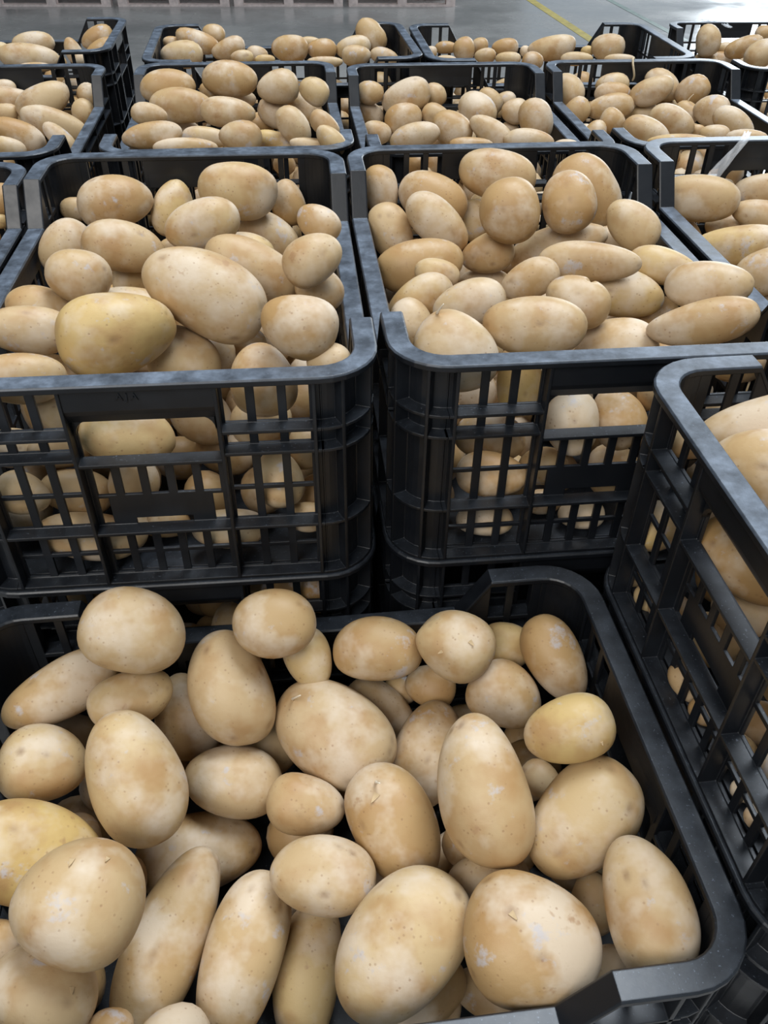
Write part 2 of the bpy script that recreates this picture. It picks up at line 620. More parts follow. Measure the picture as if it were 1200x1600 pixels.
def build_post(sx, sy):
    """rounded solid corner with shelf-like ribs"""
    mb = MB()
    r = RO - INS
    cx, cy = HX - RO, HY - RO
    def sec(rad, a):
        return (sx * (cx + rad * math.cos(a)), sy * (cy + rad * math.sin(a)))
    n = 9
    A = [math.radians(90 * k / n) for k in range(n + 1)]
    path = [(sx * (HX - INS), sy * 0.2485, 0)] + [(*sec(r, a), 1) for a in A] + [(sx * 0.1485, sy * (HY - INS), 0)]
    inner = [(sx * (HX - INS - TH), sy * 0.2485)] + [sec(r - TH, a) for a in A] + [(sx * 0.1485, sy * (HY - INS - TH))]
    loops = [[(p[0], p[1], -0.004), (p[0], p[1], BOT), (q[0], q[1], BOT), (q[0], q[1], -0.004)] for p, q in zip(path, inner)]
    mb.strip(loops, False, True)
    e = 0.0015
    ro = RO - 0.0035
    for z in SHELVES:
        o = [(sx * (HX - 0.0035), sy * 0.2485)] + [sec(ro, a) for a in A] + [(sx * 0.1485, sy * (HY - 0.0035))]
        i = [(sx * (HX - INS - 0.001), sy * 0.2485)] + [sec(r - 0.001, a) for a in A] + [(sx * 0.1485, sy * (HY - INS - 0.001))]
        mb.strip([[(p[0], p[1], z + e), (p[0], p[1], z - e), (q[0], q[1], z - e), (q[0], q[1], z + e)] for p, q in zip(o, i)], False, True)
    for a in (math.radians(22), math.radians(66)):
        t = np.array([-math.sin(a), math.cos(a)]) * e
        c0, c1 = np.array([math.cos(a), math.sin(a)]) * (r - 0.001), np.array([math.cos(a), math.sin(a)]) * (RO - 0.003)
        q = [c0 - t, c1 - t, c1 + t, c0 + t]
        P = [(sx * (cx + k[0]), sy * (cy + k[1])) for k in q]
        mb.add([(x, y, SHELVES[3]) for x, y in P] + [(x, y, -0.005) for x, y in P], [(0, 1, 2, 3), (7, 6, 5, 4), (0, 4, 5, 1), (1, 5, 6, 2), (2, 6, 7, 3), (3, 7, 4, 0)])
    return mb.mesh('corner_post')


def build_base():
    mb = MB()
    # shallow tray that nests inside the rim of the crate below
    pts = outline(0.0235, 7, False)
    up = outline(0.018, 7, False)
    n = len(pts)
    vs = [(x, y, FLOOR_Z) for x, y in pts] + [(x, y, BOT + 0.001) for x, y in pts]
    mb.add(vs, [tuple(range(n - 1, -1, -1)), tuple(range(n, 2 * n))] + [(k, (k + 1) % n, n + (k + 1) % n, n + k) for k in range(n)])
    return mb.mesh('base')


CRATE_MESH = [('rim', build_rim()), ('end_wall', build_end(-1)), ('end_wall', build_end(1)), ('side_wall', build_side(-1)), ('side_wall', build_side(1)),
              ('corner_post', build_post(-1, -1)), ('corner_post', build_post(1, -1)), ('corner_post', build_post(1, 1)), ('corner_post', build_post(-1, 1)), ('base', build_base())]
GRIPS = {1: (build_grip(-1), build_letters(-1)), 2: (build_grip(1), build_letters(1))}
for _n, _m in CRATE_MESH: _m.materials.append(M_RIM if _n == 'rim' else M_PLASTIC)
for _g in GRIPS.values(): _g[0].materials.append(M_PLASTIC)


def hidden_mesh():
    """the same crate as one mesh, for those buried in the stacks"""
    bm = bmesh.new()
    for _n, me in CRATE_MESH: bm.from_mesh(me)
    for g in GRIPS.values(): bm.from_mesh(g[0])
    me = bpy.data.meshes.new('plastic_crate')
    bm.to_mesh(me)
    bm.free()
    me.materials.append(M_PLASTIC)
    return me


HIDDEN = hidden_mesh()


DARK_RIM = CRATE_MESH[0][1].copy()
DARK_RIM.materials.clear()
DARK_RIM.materials.append(M_RIM_DARK)


def crate(x, y, zrim, deg, label, group, parts=True, lettered=False, dark_rim=False):
    if not parts:
        o = link_mesh('plastic_crate', HIDDEN, None)
        o.location = (x, y, zrim)
        o.rotation_euler = (0, 0, math.radians(deg))
        return tag(o, label, 'crate', group)
    root = empty('plastic_crate', (x, y, zrim), math.radians(deg))
    tag(root, label, 'crate', group)
    for k, (n, me) in enumerate(CRATE_MESH):
        o = link_mesh(n, DARK_RIM if dark_rim and k == 0 else me, None, root)
        if k in GRIPS:
            link_mesh('handle_grip', GRIPS[k][0], None, o)
            if lettered and k == 1: link_mesh('embossed_lettering', GRIPS[k][1], None, o)
    return root


#        x, y, rim height, turn, label, potatoes phrase
TOP = ZC - 0.3537
MID = ZC - 0.405
CR = {
    'A': (-0.2325, 0.8725, TOP, 5.9, 'black crate heaped with potatoes, lettered end facing us, left of the gap', 'in the lettered crate'),
    'B': (0.1705, 0.9250, TOP, 6.4, 'black crate heaped with potatoes, end facing us, right of the gap behind the low crate', 'in the centre-right crate'),
    'C': (-0.0655, 0.3800, TOP - PITCH_Z, 97.4, 'low black crate in front, turned lengthways and filled with the largest potatoes', 'in the low crate'),
    'D': (0.5335, 0.4650, TOP, 97.2, 'black crate standing higher beside the low one, cut off at the right border', 'in the high crate'),
    'E': (0.5800, 0.9800, TOP, 6.4, 'black crate with a strip of clear film over its back rim', 'in the film-strip crate'),
    'F': (-0.2850, 1.6370, MID, 6.8, 'black crate in the middle row, second from the left border', 'in the second middle-row crate'),
    'G': (0.1370, 1.6560, MID, 6.5, 'black crate in the middle row with bowed back rim, third from the left border', 'in the third middle-row crate'),
    'H': (0.5510, 1.7120, MID, 6.3, 'black crate in the middle row with a loop of twine on its back rim', 'in the twine crate'),
    'I': (-0.7420, 1.5830, MID, 6.8, 'black crate in the middle row, first at the left border', 'in the first middle-row crate'),
    'J': (-0.6930, 0.9600, MID, 6.5, 'black crate cut off by the left border, beside the lettered crate', 'in the cut-off crate'),
    'K': (-0.2480, 2.1520, MID, 97.6, 'black crate set crosswise in the far row, second from the left border', 'in the second far-row crate'),
    'L': (0.3570, 2.1980, MID, 95.8, 'black crate set crosswise in the far row, third from the left border', 'in the third far-row crate'),
    'M': (-0.9490, 2.2320, MID - 0.012, 97.6, 'black crate set crosswise in the far row, first at the left border', 'in the first far-row crate'),
    'N': (1.0450, 2.5860, ZC - 0.475, 5.6, 'black crate farthest back at the right border, handle hole open to the floor behind', 'in the farthest crate'),
}
for k, (x, y, z, a, lab, _p) in CR.items():
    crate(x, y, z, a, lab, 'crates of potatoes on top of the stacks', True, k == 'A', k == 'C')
WHO = {'A': 'the lettered crate', 'B': 'the centre-right crate', 'C': 'the low front crate', 'D': 'the high crate at the right border', 'E': 'the film-strip crate',
       'F': 'the second middle-row crate', 'G': 'the third middle-row crate', 'H': 'the twine crate', 'I': 'the first middle-row crate', 'J': 'the cut-off left crate',
       'K': 'the second far-row crate', 'L': 'the third far-row crate', 'M': 'the first far-row crate', 'N': 'the farthest crate'}
ORD = ['', 'first', 'second', 'third', 'fourth']
SEEN_BELOW = {'A1', 'B1', 'C1', 'D1', 'D2', 'F1', 'M1', 'N1', 'E1', 'K1'}
for k, (x, y, z, a, lab, _p) in CR.items():
    n = 3 if k == 'C' else 4
    if k == 'N': n = 4
    for q in range(1, n + 1):
        crate(x, y, z - PITCH_Z * q, a, f'black crate {ORD[q]} below {WHO[k]} in its stack', 'crates below in the stacks', f'{k}{q}' in SEEN_BELOW, False, True)


def pallet_under(names, label):
    rz = math.radians(6.4)
    u, v = np.array([math.cos(rz), math.sin(rz)]), np.array([-math.sin(rz), math.cos(rz)])
    Q = []
    for n_ in names:
        x, y, _z, deg = CR[n_][:4]
        th = math.radians(deg)
        for a in (-HX, HX):
            for b in (-HY, HY):
                Q.append((x + a * math.cos(th) - b * math.sin(th), y + a * math.sin(th) + b * math.cos(th)))
    Q = np.array(Q)
    pu, pv = Q @ u, Q @ v
    c = u * (pu.max() + pu.min()) / 2 + v * (pv.max() + pv.min()) / 2
    h = CR[names[0]][2] - PITCH_Z * 4 + FLOOR_Z - 0.0005
    make_pallet(float(c[0]), float(c[1]), rz, label, h, float(pu.max() - pu.min()) - 0.03, float(pv.max() - pv.min()) - 0.03, 'pallets under the stacks')


pallet_under('ABDE', 'wooden pallet under the five front stacks')
pallet_under('FGHKL', 'wooden pallet under the middle-row and far-row stacks')
pallet_under('IJ', 'wooden pallet under the two stacks at the left border')
pallet_under('M', 'wooden pallet under the first far-row stack')
pallet_under('N', 'wooden pallet under the farthest stack')

# ---- outline of every potato in the photograph: centre, half axes, turn, order, description
POT = {}
POT['C'] = """
209,985,81,66,15,9,plump potato with bluish scuffs against the back wall
97,1077,94,46,-30,1,long potato slanting into the back left corner
205,1092,66,44,-22,2,small rounded potato tucked between the scuffed one and the kidney-shaped one
212,1214,108,72,68,8,large speckled potato standing upright on the left side
67,1192,67,60,0,3,bright round potato at the left wall
359,1075,92,64,74,8,upright smooth egg-shaped potato below the top round one
429,974,65,54,-6,9,round potato with a dark eye at the top of the pile
481,1027,54,40,72,3,yellowish potato half behind the top round one
590,1013,70,50,-2,5,oval potato lying flat against the back wall
712,1007,61,55,30,8,scabby round potato with a sprouting brown end
673,1072,40,33,20,1,small brown potato under the scabby one
793,1010,42,38,0,1,yellow potato half hidden in the back right corner
867,1029,72,44,64,4,long potato with a grey bruise leaning in the back right corner
790,1085,59,51,25,6,squat pitted potato below the scabby one
889,1140,77,56,-15,9,yellowish oval potato with fine dots by the right wall
522,1147,102,74,32,7,large potato with a thin white sprout in the middle
592,1110,62,42,30,2,pinkish potato wedged behind the sprouted one
365,1220,77,55,8,6,smooth oval potato under the upright egg-shaped one
290,1120,68,50,68,0,shadowed brown potato deep behind the kidney-shaped one
478,1258,67,50,8,7,small oval potato with one pale fleck in the middle
617,1287,100,67,60,8,scarred potato with a curled skin flap beside the biggest upright one
756,1233,117,73,84,9,biggest smooth potato standing upright in the middle
668,1178,84,54,112,2,dull yellow potato behind the biggest upright one
912,1280,112,78,-44,8,large smooth potato slanting up to the right wall
845,1217,33,27,40,0,sliver of a pinkish potato behind the biggest upright one
1014,1417,107,68,80,8,upright potato with a pale bruise in the front right corner
831,1472,113,104,12,9,huge knobbly round potato at the front wall
628,1474,126,87,-48,9,huge oval potato slanting towards the front wall
505,1367,94,67,9,9,smooth egg-shaped potato lying across the middle front
127,1407,98,95,20,9,big round potato with a torn skin flap
263,1466,142,61,-71,8,long slim potato slanting beside the round torn one
379,1494,128,62,-76,8,long slim potato beside the huge oval one
310,1332,98,60,-15,3,dull potato lying behind the two long slim ones
52,1336,115,78,18,2,greenish yellow potato behind the big torn one
66,1552,86,74,32,6,potato with a scarred end in the front left corner
-14,1482,46,42,0,1,edge of a brown potato cut off at the left border
479,1522,106,52,-82,2,yellow potato sunk between the slim one and the huge oval one
174,1606,34,28,0,-2,brown potato end low between two slim ones
640,1568,98,52,-38,4,potato lying under the huge oval one
763,1374,66,42,-5,1,flat potato sunk behind the huge knobbly one
928,1412,36,48,10,1,narrow pinkish strip of potato beside the huge knobbly one
766,1552,64,44,10,3,potato under the huge knobbly one at the front wall
948,1515,38,36,0,2,small potato end between knobbly one and corner one
692,1582,46,30,-60,2,greyish potato end under the front wall
425,1168,42,50,20,0,dark potato deep below the upright egg-shaped one
625,1078,30,26,0,-1,dark potato end deep behind the pinkish one
"""
POT['A'] = """
321,457,99,63,27,9,biggest smooth potato on top in the middle
284,392,38,22,-5,6,knob of a potato behind the biggest one
393,424,78,46,25,7,long pinkish potato right behind the biggest one
183,522,92,66,-12,9,large yellow-bellied potato near the front
205,485,62,36,0,5,pale potato just behind the yellow-bellied one
316,350,60,37,-14,7,smooth oval potato behind the biggest one
372,299,62,43,5,6,largest potato at the back wall
180,315,58,40,-10,5,broad potato in the back left corner
119,327,24,18,0,2,small potato end beside the broad corner one
270,326,44,32,102,3,yellow egg-shaped potato standing at the back
193,385,63,39,8,6,flat oval potato in front of the broad corner one
103,387,46,37,-58,4,rounded potato leaning on the left wall
123,432,50,41,8,8,round potato with a dark eye at the left wall
211,438,35,28,-8,4,small yellow potato left of the biggest one
450,317,35,27,80,3,small brown potato at the back wall, right of the largest
498,349,36,27,28,3,small tan potato in the back right corner
422,369,49,33,24,3,greyish dusty potato under the back right ones
391,386,40,22,24,5,yellowish strip of potato above the long pinkish one
488,405,49,38,-30,6,bright yellow potato by the right wall
499,452,40,34,30,1,scarred tan potato by the right wall
467,510,61,50,14,10,shiny golden potato with a dark eye near front right
514,567,42,38,10,7,potato in the front right corner
411,594,58,52,82,7,potato pressed against the front wall, left of the corner one
288,562,58,50,15,8,bright potato pressed against the front wall, middle
336,556,32,38,0,4,potato half hidden between the two front wall ones
379,533,38,26,10,1,shadowed potato below the golden one
68,490,57,41,30,4,tan potato at the left wall behind the long one
45,516,66,38,5,7,long pinkish potato cut off at the left border
35,592,66,40,0,8,potato in the front left against the rim
200,678,73,46,2,6,big yellow potato seen through the handle hole
316,650,52,44,40,5,pinkish potato at the right end of the handle hole
95,640,42,38,0,5,pale potato behind the left upper slats
22,700,40,34,0,4,grey potato behind the slats at the left border
92,702,46,30,-5,4,pinkish potato behind the second row of left slats
36,772,42,34,20,4,bruised white potato behind the left slats
120,768,58,38,10,4,tan potato behind the left slats below the handle
276,716,42,36,0,2,shadowed brown potato below the handle hole
354,704,52,40,20,4,potato with a blue mark below the handle hole
437,748,46,38,84,5,upright egg-shaped potato behind the right slats
480,698,30,36,0,5,pinkish potato behind the rightmost slats
492,776,30,38,0,3,orange potato behind the rightmost slats, lower down
140,838,78,38,4,5,long pinkish potato on the crate bottom at left
208,828,28,34,0,4,cracked potato on the crate bottom beside the long pinkish one
258,816,40,24,0,4,small potato on the crate bottom in the middle
358,826,58,31,-2,5,flat potato on the crate bottom right of middle
482,808,32,24,0,4,potato with fine roots on the crate bottom at right
"""
POT['B'] = """
595,300,40,27,85,5,small brown potato upright in the back left corner
676,312,56,39,24,4,brown potato with a dark bruise near back left
683,348,58,33,43,6,long smooth potato slanting in front of the bruised one
611,363,46,33,72,5,speckled potato standing at the left wall
777,273,61,37,9,6,large flat potato highest at the back wall
796,330,50,47,82,7,big round potato in front of the highest one
740,345,32,26,80,1,yellow strip of potato behind the big round one
889,316,47,42,72,7,smooth upright potato in front of the curved one
918,303,64,46,52,5,large curved potato at the back right
988,352,47,34,36,6,bright egg-shaped potato by the right wall
656,416,69,41,-12,6,broad oval potato at the left wall
762,396,42,31,-16,6,potato with a dark dented end in the middle
872,384,77,32,-18,5,long dusty potato behind the scabby long one
972,376,44,19,18,3,flat pinkish potato under the bright egg-shaped one
920,409,80,31,2,7,long scabby potato across the middle
1036,416,56,28,14,5,bumpy yellow potato by the right wall
1107,446,66,37,0,6,potato with a split dimple near the right front
1097,505,84,36,-10,8,long potato with a grey tip along the front rim
970,457,67,38,10,6,long yellow potato below the scabby one
903,470,52,38,25,8,cleft potato with a deep crease
828,437,47,30,-26,7,smooth egg-shaped potato left of the cleft one
835,510,81,47,4,9,large tan potato with a dimpled grey end at front
733,473,58,36,-10,7,bright oval potato behind the large dimpled one
757,440,42,20,2,3,strip of pale potato behind the bright oval one
683,427,36,22,10,7,small pale potato on the broad oval one
654,469,57,33,-30,7,yellow potato sloping down along the left wall
640,507,41,36,70,8,small rounded potato with a pale tip at the left wall
713,552,69,63,15,9,big round potato with a sprout in the front left corner
963,547,64,50,2,7,round potato with dark scratches at the front wall
997,500,62,29,-20,2,shadowed potato under the long grey-tipped one
812,600,52,36,88,6,greenish yellow potato behind the front slats
1152,572,42,26,0,3,small potato behind the front rim near the right end
765,682,56,38,5,5,spotted potato behind the second row of slats
768,740,56,36,0,5,orange potato behind the third row of slats
893,662,51,43,82,6,potato with a grey bruise in the handle hole
967,653,50,41,70,5,orange potato with a pale patch in the handle hole
1018,616,22,26,0,3,small pinkish potato at the far end of the handle hole
757,811,56,33,0,5,potato on the crate bottom behind the lowest slats
908,802,48,33,0,5,oval potato on the crate bottom under the slot
850,784,28,20,0,3,small shadowed potato beside the slot
848,728,30,40,80,4,pale potato end behind the solid panel
"""
POT['D'] = """
1200,672,118,56,-16,5,big tan potato at the back of the heap
1222,742,118,72,14,7,largest smooth potato close to the rim
1078,692,44,32,10,3,potato behind the upper slats at the back corner
1178,872,92,66,25,6,large orange potato filling the handle hole
1026,822,40,46,60,5,yellow potato behind the slats below the corner post
1160,955,48,40,30,5,pale yellow potato behind the slats below the handle
994,890,27,30,60,4,potato behind the lowest slats near the corner
1077,1064,38,30,60,4,potato behind the lowest slats in the middle
1195,1132,42,36,10,4,brown potato behind the slats at the right border
1150,1174,34,30,30,4,peach potato behind the slats low at the right border
1163,1234,28,26,20,3,small potato low behind the slats
1189,1278,26,24,0,3,small potato lowest of all behind the slats
1110,1000,46,40,40,2,potato deep behind the solid end panel
1046,952,40,34,50,2,shadowed potato behind the middle rib
1012,934,24,22,50,3,small pale potato behind the lowest slats, second from the corner
1100,1112,28,24,50,4,orange potato behind the lowest slats in the middle, lower one
1128,1000,36,30,40,3,tan potato above the slot of the solid end panel
"""
POT['E'] = """
1090,310,63,35,4,6,largest oval potato in the back left corner
1192,297,44,25,0,4,round potato at the back wall under the tape
1192,338,48,24,14,4,tan potato in the middle at the right border
1141,356,38,21,0,3,flat potato right of the narrow one
1066,362,37,22,46,5,narrow potato slanting along the left wall
1150,385,69,31,-5,6,long yellow potato across the middle
1198,424,50,35,-25,7,large potato with a dark eye at the right border
1205,470,40,30,0,4,potato edge low at the right border
"""
POT['F'] = """
262,134,43,24,-6,5,oval potato in the back left corner
359,123,43,26,6,5,largest potato at the back wall
284,165,50,26,2,6,broad potato in front of the corner one
356,150,44,18,10,4,flat potato under the largest one
356,175,43,22,2,7,smooth barrel-shaped potato in the middle
233,179,28,17,10,6,small pinkish potato at the left wall
434,136,33,25,-8,5,round potato at the back right of middle
491,142,24,20,30,4,small potato in the back right corner
478,168,33,18,32,4,tan potato below the right corner one
430,178,30,22,22,4,rounded potato right of the barrel-shaped one
408,192,22,16,0,3,small potato in the gap right of middle
459,197,33,23,52,7,spotted potato slanting near the right wall
507,195,28,18,36,5,dusty potato by the right wall
517,220,29,19,42,6,potato with fine roots in the front right corner
376,213,34,24,8,8,bright round potato at the front rim
238,212,47,20,-8,7,long potato at the front left
285,201,28,14,8,5,flattened potato behind the front left one
290,230,50,14,0,8,low potato along the front rim, left
322,214,37,15,6,5,flat pale potato left of the bright round one
432,223,36,16,16,6,yellow-based potato right of the bright round one
488,230,36,14,10,8,pinkish potato along the front rim, right
"""
POT['G'] = """
578,145,29,23,0,4,round potato in the back left corner
575,180,28,22,10,5,round potato at the left wall
635,153,39,26,-22,5,largest potato near the back wall
680,148,20,18,10,4,small round potato right of the largest
630,186,30,23,-10,7,smooth round potato in front of the largest
588,208,25,19,0,7,small potato in the front left corner
648,213,40,20,-15,8,wide potato at the front rim, left of middle
682,181,24,17,20,4,small potato in the middle
706,202,33,26,32,6,shadowed yellow potato in the middle
746,172,32,25,36,6,smooth egg-shaped potato right of middle
766,157,22,16,40,3,small potato at the back right of middle
768,207,39,20,34,7,long wrinkled potato near the front right
790,158,17,14,0,2,smallest potato at the back wall
804,174,21,19,0,4,round potato beside the upright one
838,189,34,26,72,8,upright egg-shaped potato by the right wall
826,219,40,17,5,8,flat potato at the front right
736,227,34,12,0,8,flat rooty potato at the front rim
797,201,14,10,0,3,little potato in the gap right of middle
884,227,20,9,0,6,potato edge at the front right corner
690,222,22,14,0,5,potato sunk at the front rim
"""
POT['H'] = """
888,143,28,24,62,5,rounded potato in the back left corner
899,175,24,19,-32,7,small egg-shaped potato at the left wall
957,131,26,16,0,3,rear potato under the twine
957,147,28,17,5,5,rounded potato in front of the twine one
953,167,37,19,-8,6,long potato with a pinkish end left of middle
957,190,20,19,20,6,round potato standing near the front left
931,207,19,17,-60,6,small yellow potato near the left wall
913,203,13,9,0,3,tiny potato edge at the left wall
1018,143,34,20,-16,7,bright smooth potato on top at the back
1035,132,30,20,38,4,potato behind the bright smooth one
1081,141,27,21,-26,4,brown potato at the back right
1112,173,28,24,16,6,knobbly round potato by the right wall
1147,193,36,20,32,7,long potato in the right corner
1166,216,31,13,0,8,flat potato at the front right corner
1073,176,20,16,40,6,small potato with a sprout right of middle
1050,189,37,22,20,7,dusty potato in the middle
1003,179,26,16,-10,5,yellow potato left of the dusty one
1036,168,27,13,0,3,flat yellow potato behind the dusty one
1010,206,38,21,20,8,wedge-shaped potato with a dark patch at front
1062,222,50,12,0,9,low yellow potato along the front rim
1116,210,23,14,0,7,rounded potato near the front right
1090,204,13,9,0,4,tiny potato in the gap near the front
"""
POT['I'] = """
68,159,44,25,-22,5,large smooth potato near the back
138,148,18,17,45,4,small potato at the back right corner
131,176,20,19,60,5,round potato at the right wall
14,153,40,16,5,3,grey potato at the back
5,177,24,15,0,4,pinkish potato at the left border
87,194,52,22,20,7,pinkish long potato in the middle
94,216,30,15,45,8,narrow tan potato at the front right
28,209,41,21,25,7,orange long potato at the left
12,229,28,14,15,8,reddish potato at the front rim
8,136,18,12,0,2,potato edge along the back wall
"""
POT['J'] = """
8,312,27,26,0,5,round brown potato near the back wall
0,346,14,11,0,5,yellow potato below the round one
"""
POT['K'] = """
284,85,33,20,0,7,round potato at the front left corner
268,66,14,9,0,3,small potato in the back left corner
308,65,34,16,18,6,long potato leaning behind the front left one
334,53,18,14,10,4,highest potato on the heap, left side
357,77,27,16,-16,6,smooth oval potato left of middle
378,90,18,11,0,7,small yellow potato left of middle
402,84,17,11,10,5,rounded potato with fine roots
414,93,16,7,0,6,low yellowish potato beside the rooty one
453,77,29,20,0,6,large dome-shaped potato in the middle
503,78,23,16,0,5,brownish potato right of the dome-shaped one
484,66,18,8,0,3,pale strip of potato behind the brownish one
552,75,28,17,-10,5,pale oval potato right of middle
557,87,23,15,0,8,bright yellow potato in front of the pale oval one
580,56,28,20,48,4,split potato highest at the back right
601,88,23,12,15,6,grey tan potato at the front right
633,96,12,5,0,7,small potato in the front right corner
508,97,28,8,0,8,low potato along the front rim
"""
POT['L'] = """
674,82,9,9,0,5,small bright potato at the left wall
697,74,18,9,0,3,brown oval potato near the left wall
725,78,18,17,72,6,upright egg-shaped potato left of middle
750,72,13,12,0,3,small potato behind the upright one
697,95,17,8,0,7,low pinkish potato at the front left
758,87,17,11,0,6,potato with a dark eye left of middle
789,74,21,13,0,4,brown round potato in the middle
794,92,20,10,0,6,pale potato in front of the brown round one
832,96,17,14,0,7,small orange potato at the front middle
862,76,37,18,-8,6,largest long potato right of middle
901,92,25,10,0,7,flat potato at the front right
950,75,26,20,0,6,cracked round potato near the right end
917,80,10,8,0,3,small yellow potato beside the cracked one
968,93,24,8,0,7,low potato in the front right corner
820,80,8,8,0,2,tiny potato behind the largest long one
"""
POT['M'] = """
52,67,32,16,-5,5,pale potato on top of the heap
46,90,45,20,5,7,widest pale potato in the middle
4,80,13,13,0,3,yellow potato at the left border
115,80,20,13,68,6,upright narrow potato right of middle
152,59,26,16,-20,4,peach potato in the back right corner
158,79,27,15,-26,6,shadowed potato at the right wall
136,95,22,11,0,7,low pale potato at the front right
179,64,12,14,30,3,small potato tight against the right wall
55,105,26,7,0,8,low potato along the front rim
92,98,12,10,0,4,dull potato between the widest and upright ones
"""
POT['N'] = """
1107,63,23,19,82,7,upright egg-shaped potato standing at the left
1126,94,18,12,10,5,brownish potato below the upright one
1103,93,18,9,5,6,pale potato at the left wall
1162,74,29,15,-20,6,long tan potato in the middle
1135,76,15,9,0,4,small potato beside the upright one
1190,84,27,20,-30,7,grey potato at the right border
1195,52,15,11,0,4,small potato at the back right
1172,98,18,8,0,6,low potato along the front rim
"""
POT['Z'] = """
421,915,30,26,0,4,shadowed brown potato behind the top slats
455,912,30,26,0,5,dark orange potato behind the top slats
492,910,30,28,0,6,orange potato behind the rightmost top slats
"""

# ------------------------------------------------------------------ potatoes
def ico(sub):
    bm = bmesh.new()
    bmesh.ops.create_icosphere(bm, subdivisions=sub, radius=1.0)
    v = np.array([p.co[:] for p in bm.verts])
    f = [tuple(x.index for x in q.verts) for q in bm.faces]
    bm.free()
    return v / np.linalg.norm(v, axis=1)[:, None], f


ICO = {k: ico(k) for k in (2, 3, 4, 5)}


def potato_coords(n, a, b, c, seed, lump=1.0, crease=False):
    """points of a potato with half axes a, b, c (x long) and its eye mask"""
    r = np.random.RandomState(seed)
    e = 2.25
    q = (np.abs(n) ** e).sum(1) ** (-1 / e)
    p = n * q[:, None] ** 0.75
    s = np.ones(len(n))
    for _ in range(8):                                   # broad bumps and hollows
        d = r.normal(size=3); d /= np.linalg.norm(d)
        s += r.uniform(-0.105, 0.085) * lump * np.exp((n @ d - 1) * r.uniform(2.0, 5.0))
    for _ in range(12):                                   # finer lumps
        d = r.normal(size=3); d /= np.linalg.norm(d)
        s += r.uniform(-0.024, 0.022) * lump * np.exp((n @ d - 1) * r.uniform(12, 30))
    eye = np.zeros(len(n))
    for _ in range(r.randint(5, 10)):                    # eyes: small dimples
        d = r.normal(size=3) * np.array([1.3, 1, 1]); d /= np.linalg.norm(d)
        w = np.exp((n @ d - 1) * r.uniform(220, 420))
        s -= 0.022 * w
        eye = np.maximum(eye, w * r.uniform(0.35, 1.0))
    tip = np.array([1.0 if r.rand() < 0.5 else -1.0, r.uniform(-.25, .25), r.uniform(0, .35)]); tip /= np.linalg.norm(tip)
    w = np.exp((n @ tip - 1) * 260)
    s -= 0.03 * w
    eye = np.maximum(eye, 0.8 * w)
    if crease:
        w = np.exp(-((n[:, 0] - 0.10) / 0.07) ** 2) * (n[:, 2] > -0.5)
        s -= 0.26 * w
        eye = np.maximum(eye, 0.25 * w)
    p = p * s[:, None]
    t, k = r.uniform(-0.18, 0.18) * lump, r.uniform(-0.10, 0.10) * lump
    x = p[:, 0]
    p[:, 1] = p[:, 1] * (1 + t * x) + k * (x * x - 0.35)
    p[:, 2] = p[:, 2] * (1 + t * x)
    # keep the outline at the measured size
    p[:, :2] -= (p[:, :2].max(0) + p[:, :2].min(0)) / 2
    p[:, :2] /= ((p[:, :2].max(0) - p[:, :2].min(0)) / 2)
    return p * np.array([a, b, c]), eye, r.rand()


def potato_mesh(sub, a, b, c, seed, lump=1.0, crease=False, tone=None):
    n, f = ICO[sub]
    p, eye, tn = potato_coords(n, a, b, c, seed, lump, crease)
    me = bpy.data.meshes.new('potato')
    me.from_pydata(p.tolist(), [], f)
    me.polygons.foreach_set('use_smooth', [True] * len(f))
    for nm, val in (('eye', eye), ('tone', np.full(len(n), tn if tone is None else tone))):
        at = me.attributes.new(nm, 'FLOAT', 'POINT')
        at.data.foreach_set('value', val.astype(np.float32))
    me.materials.append(M_POTATO)
    return me


CR['Z'] = (CR['A'][0], CR['A'][1], CR['A'][2] - PITCH_Z, CR['A'][3], '', 'in the crate under the lettered one')
HEAP = {'Z': -0.07, 'A': -0.050, 'B': -0.050, 'C': -0.075, 'D': -0.045, 'E': -0.060, 'F': -0.050, 'G': -0.055, 'H': -0.055, 'I': -0.055, 'J': -0.06, 'K': -0.045, 'L': -0.05, 'M': -0.045, 'N': -0.05}
# potatoes that show through the lattice: index of the first, wall they lie behind
LATTICE = {'A': (29, 'front'), 'B': (32, 'front'), 'D': (2, 'left'), 'Z': (0, 'front')}


class P:
    pass


